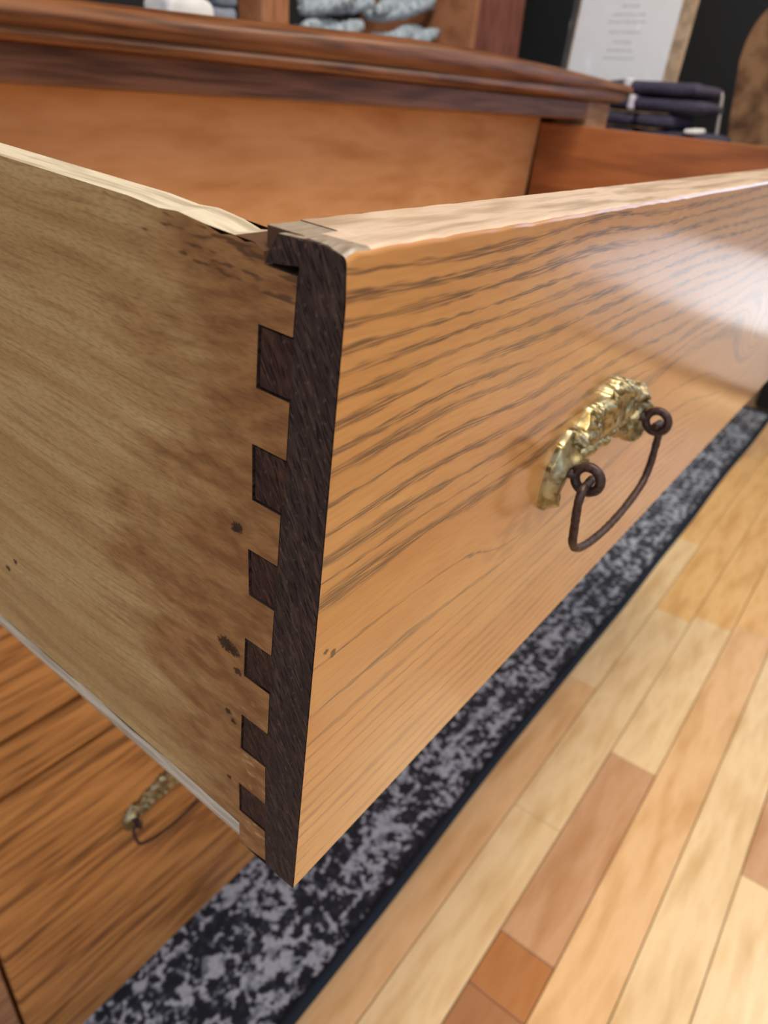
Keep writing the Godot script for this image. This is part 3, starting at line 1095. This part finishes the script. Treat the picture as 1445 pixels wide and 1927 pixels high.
# ------------------------------------------------------------------ behind the chest
func build_shelf_unit() -> void:
	var t := thing("shelving_unit", "rough wooden shelving unit with wide posts standing behind the chest", "shelf", Vector3(0, FLOOR, -0.88))
	var sh := Vector3(0, -FLOOR, 0.88)
	for s in [[0.3, 0.36, M.post], [0.862, 0.922, M.post], [1.495, 1.712, M.post_red]]:
		var a := Acc.new()
		if s[1] > 1.6:
			# the wide post: a lining board and a reddish facing board
			a.cbox(M.post_red, Vector3(1.508, FLOOR, -0.91) + sh, Vector3(1.712, 1.3, -0.88) + sh, 0.004)
			put("post", a, t)
			a = Acc.new()
			a.cbox(M.post, Vector3(1.494, FLOOR, -1.2) + sh, Vector3(1.507, 1.3, -0.881) + sh, 0.002)
			put("lining_board", a, t)
		else:
			a.cbox(s[2], Vector3(s[0], FLOOR, -0.94) + sh, Vector3(s[1], 1.3, -0.88) + sh, 0.004)
			put("post", a, t)
	for y in [-0.25, 0.2145, 0.7, 1.2]:
		var a := Acc.new()
		a.cbox(M.post, Vector3(0.3, y - 0.022, -1.2) + sh, Vector3(1.494, y, -0.945) + sh, 0.003)
		put("shelf_board", a, t)
	var bk := Acc.new()
	bk.cbox(M.wall_black, Vector3(0.3, FLOOR + 0.1, -1.215) + sh, Vector3(1.494, 1.3, -1.201) + sh, 0.001)
	put("back_board", bk, t)
	# twisted skeins stacked in the right bay
	var spots := [
		[1.145, 0.2225, -1.0, 0.19, 0.0], [1.150, 0.263, -0.99, 0.18, 0.03], [1.140, 0.306, -0.985, 0.19, 0.10], [1.150, 0.350, -0.98, 0.20, 0.16],
		[1.375, 0.2225, -1.0, 0.185, 0.0], [1.390, 0.267, -0.985, 0.20, 0.10], [1.375, 0.315, -0.98, 0.22, 0.17], [1.370, 0.368, -0.98, 0.23, 0.20]]
	var labels := [
		"grey-blue twisted skein lowest in the left pile, hidden below the chest top", "grey-blue twisted skein second from the bottom of the left pile", "grey-blue twisted skein just above the chest top edge in the left pile", "grey-blue twisted skein topmost of the left pile, beside the narrow post",
		"grey-blue twisted skein lowest in the right pile beside the wide post", "grey-blue twisted skein in the right pile just above the chest top edge", "grey-blue twisted skein second from the top of the right pile by the wide post", "grey-blue twisted skein topmost of the right pile by the wide post"]
	for k in spots.size():
		var s: Array = spots[k]
		var o := put("twisted_skein", skein(90 + k, s[3]), self)
		tag(o, labels[k], "skein", "twisted skeins on the shelf")
		o.position = Vector3(s[0], s[1], s[2])
		o.rotation.z = s[4]
	# in the left bay: white folded cloth, grey folded cloth, dark box
	var b := Acc.new()
	folded(b, M.white_cloth, Vector3(0.084, 0.15, 0.06), 4)
	var w := put("folded_cloth", b, self)
	w.position = Vector3(0.726, 0.2165, -0.915)
	tag(w, "white folded cloth pile showing just above the chest top", "cloth")
	b = Acc.new()
	folded(b, M.grey_cloth, Vector3(0.044, 0.14, 0.06), 4)
	w = put("folded_cloth", b, self)
	w.position = Vector3(0.793, 0.2165, -0.915)
	tag(w, "grey-blue folded cloth pile between the white pile and the narrow post", "cloth")


func folded(a: Acc, m: Material, size: Vector3, layers: int) -> void:
	var h := size.y / layers
	for k in layers:
		soft_slab(a, m, Vector3(0, h * (k + 0.5), 0), Vector3(size.x, h * 1.04, size.z), 200 + k)


func soft_slab(a: Acc, m: Material, c: Vector3, size: Vector3, sd: int) -> void:
	# a folded piece of cloth: flat, with fat rounded edges and slight unevenness
	var nz := noise(sd)
	var g := []
	for i in 33:
		var v := -PI / 2 + PI * i / 32
		var row := []
		for j in 48:
			var w := TAU * j / 48
			var cv := pow(absf(cos(v)), 0.35) * signf(cos(v))
			var sv := pow(absf(sin(v)), 0.75) * signf(sin(v))
			var cw := pow(absf(cos(w)), 0.22) * signf(cos(w))
			var sw := pow(absf(sin(w)), 0.22) * signf(sin(w))
			var p := Vector3(size.x / 2 * cv * cw, size.y / 2 * sv, size.z / 2 * cv * sw)
			p += Vector3(1, 0.6, 1) * 0.0025 * nz.get_noise_3d(p.x * 25.0, p.y * 40.0, p.z * 25.0)
			row.append(c + p)
		g.append(row)
	# i runs upwards, j turns from x towards z: outside is d/dj x d/di, so store it transposed
	var t := []
	for j in 48:
		var row := []
		for i in 33:
			row.append(g[i][j])
		t.append(row)
	t.reverse()
	a.grid(m, t, null, true, false)


func skein(sd: int, length: float) -> Acc:
	# a fat hank of yarn twisted on itself: two strands lying together, each ribbed by its yarns
	var a := Acc.new()
	var nz := noise(sd, 2)
	for s in 2:
		var g := []
		for i in 81:
			var f := i / 80.0
			var x := (f - 0.5) * length
			var turn := f * 4.2 + PI * s + sd * 1.3
			var fat := 0.0150 * pow(maxf(sin(PI * clampf(f * 0.96 + 0.02, 0.0, 1.0)), 0.02), 0.3)
			var c := Vector3(x, 0.020 + 0.0065 * sin(turn), 0.016 * cos(turn))
			var row := []
			for j in 48:
				var w := TAU * j / 48
				var rib := 1.0 + 0.055 * cos(w * 8.0 + f * 60.0) + 0.14 * nz.get_noise_2d(f * 7.0 + s * 9.0, sin(w) * 0.8) + 0.05 * nz.get_noise_2d(f * 40.0, w * 3.0)
				if i == 0 or i == 80:
					rib = 0.05
				row.append(c + Vector3(0, cos(w), sin(w)) * fat * rib)
			g.append(row)
		a.grid(M.skein, g, null, false, true)
	return a


func build_display_corner() -> void:
	# dark shelf fixed to the black wall, carrying the notice, the bundles and the board
	var ty := 0.13
	var t := thing("wall_shelf", "dark shelf fixed to the black wall beyond the right end of the chest", "shelf", Vector3(1.95, ty, -0.5))
	var a := Acc.new()
	a.cbox(M.frame_dark, Vector3(-0.62, -0.03, -0.36), Vector3(-0.0005, 0.0, 0.3), 0.003)
	put("shelf_board", a, t)
	for s in [-0.3, 0.1]:
		a = Acc.new()
		a.prism(PackedVector2Array([Vector2(-0.0005, -0.03), Vector2(-0.5, -0.03), Vector2(-0.5, -0.05), Vector2(-0.03, -0.3), Vector2(-0.0005, -0.3)]), func(u: float, v: float, w: float) -> Vector3: return Vector3(u, v, w), s - 0.012, s + 0.012, M.frame_dark, M.frame_dark, M.frame_dark, func(u: float, v: float) -> Vector2: return Vector2(u, v))
		put("bracket", a, t)
	# navy folded bundles, two abreast below, single ones above
	var rows := [
		[0, -0.50, 0.135, "dark navy folded cloth bundle at the bottom of the stack, on the chest side"], [0, -0.355, 0.135, "dark navy folded cloth bundle at the bottom of the stack, beside the wire stand"],
		[1, -0.50, 0.135, "dark navy folded cloth bundle second from the bottom, on the chest side"], [1, -0.355, 0.135, "dark navy folded cloth bundle second from the bottom, beside the wire stand"],
		[2, -0.512, 0.135, "plain dark navy folded cloth bundle just above the drawer edge, nearest the chest"], [2, -0.367, 0.138, "dark navy folded cloth bundle with a small white tag, just above the drawer edge"],
		[3, -0.505, 0.12, "plain navy folded cloth bundle third from the top, nearest the chest"], [3, -0.406, 0.076, "plain navy folded cloth bundle third from the top, nearest the wire stand"],
		[4, -0.430, 0.215, "thick navy folded cloth bundle with a white paper band, second from the top"],
		[5, -0.425, 0.185, "thin navy folded cloth bundle with a narrow paper band, on top of the stack"]]
	for k in rows.size():
		var r: Array = rows[k]
		var hh := 0.0245
		var b := thing("cloth_bundle", r[3], "cloth", Vector3(1.45, ty + 0.0255 * r[0] + 0.0005, r[1]), "navy cloth bundles")
		var c := Acc.new()
		soft_slab(c, M.navy, Vector3(0, hh * 0.48, 0), Vector3(0.16, hh * 0.95, r[2]), 300 + k)
		put("folded_cloth", c, b)
		if r[0] >= 4:
			c = Acc.new()
			c.cbox(M.band, Vector3(-0.083, 0.0004, -0.03 - 0.02 * (r[0] - 4)), Vector3(0.082, hh + 0.0008, -0.017 - 0.018 * (r[0] - 4)), 0.004)
			put("paper_band", c, b)
		if k == 5:
			c = Acc.new()
			soft_slab(c, M.white_cloth, Vector3(-0.06, hh + 0.001, 0.034), Vector3(0.05, 0.008, 0.022), 390)
			put("tag", c, b)
	# notice: paper in a clear sleeve before a tan backing board
	var n := thing("notice", "white printed notice in a clear sleeve on a tan board, leaning by the wall", "notice", Vector3(1.6, ty, -0.56))
	n.rotation = Vector3(0.03, 0, -0.05)
	a = Acc.new()
	a.cbox(M.tan_board, Vector3(0.003, 0.0, -0.15), Vector3(0.015, 0.42, 0.096), 0.002)
	put("backing_board", a, n)
	a = Acc.new()
	a.quad(M.paper, Vector3(0.0018, 0.145, -0.145), Vector3(0.0018, 0.145, 0.068), Vector3(0.0018, 0.45, 0.068), Vector3(0.0018, 0.45, -0.145), Vector2(0, 1), Vector2(1, 1), Vector2(1, 0), Vector2(0, 0))
	a.quad(M.white_cloth, Vector3(0.0024, 0.145, 0.068), Vector3(0.0024, 0.145, -0.145), Vector3(0.0024, 0.45, -0.145), Vector3(0.0024, 0.45, 0.068))
	put("paper_sheet", a, n)
	a = Acc.new()
	var g := []
	var nz := noise(95, 2)
	for i in 31:
		var row := []
		for j in 31:
			var y := 0.13 + 0.32 * i / 30.0
			var z := -0.16 + 0.252 * j / 30.0
			row.append(Vector3(-0.001 - 0.006 * absf(nz.get_noise_2d(y * 16.0, z * 16.0)), y, z))
		g.append(row)
	a.grid(M.sleeve, g)
	put("clear_sleeve", a, n)
	# rounded board
	var bd := thing("rounded_board", "brown wooden board with a rounded top at the right edge", "board", Vector3(1.62, ty, -0.19))
	bd.rotation.z = -0.06
	var poly := PackedVector2Array()
	for k in 49:
		var w := PI * k / 48.0
		poly.append(Vector2(-cos(w) * 0.158 , 0.2 + pow(absf(sin(w)), 0.8) * 0.14))
	poly.reverse()
	var pl := PackedVector2Array([Vector2(-0.125, 0.0), Vector2(0.125, 0.0)])
	pl.append(Vector2(0.145, 0.1))
	for q in poly:
		pl.append(q)
	pl.append(Vector2(-0.145, 0.1))
	a = Acc.new()
	a.prism(pl, func(u: float, v: float, w: float) -> Vector3: return Vector3(w, v, -u), -0.012, 0.012, M.board_brown, M.board_brown, M.board_brown, func(u: float, v: float) -> Vector2: return Vector2(u, v))
	put("panel", a, bd)
	# thin bent wire stand
	a = Acc.new()
	var wp := [Vector3(0.12, 0.0, 0.0), Vector3(0.0, 0.004, 0.0), Vector3(-0.002, 0.07, -0.004), Vector3(-0.003, 0.136, -0.012), Vector3(-0.003, 0.142, -0.016), Vector3(-0.003, 0.143, -0.022), Vector3(-0.003, 0.142, -0.04)]
	a.tube(M.wire, wp, [0.0035], 8)
	var ws := put("wire_stand", a, self)
	ws.position = Vector3(1.5, ty, -0.318)
	tag(ws, "thin pale bent wire stand between the navy bundles and the brown board", "stand")
	# black storage box past the end of the rug
	var bin := thing("storage_box", "black lidded storage box on the floor past the end of the rug", "box", Vector3(2.99, FLOOR, 0.0))
	a = Acc.new()
	a.cbox(M.black, Vector3(-0.2, 0.0005, -0.26), Vector3(0.2, 0.24, 0.1), 0.012)
	put("body", a, bin)
	a = Acc.new()
	a.cbox(M.black, Vector3(-0.207, 0.2402, -0.267), Vector3(0.207, 0.275, 0.107), 0.008)
	put("lid", a, bin)
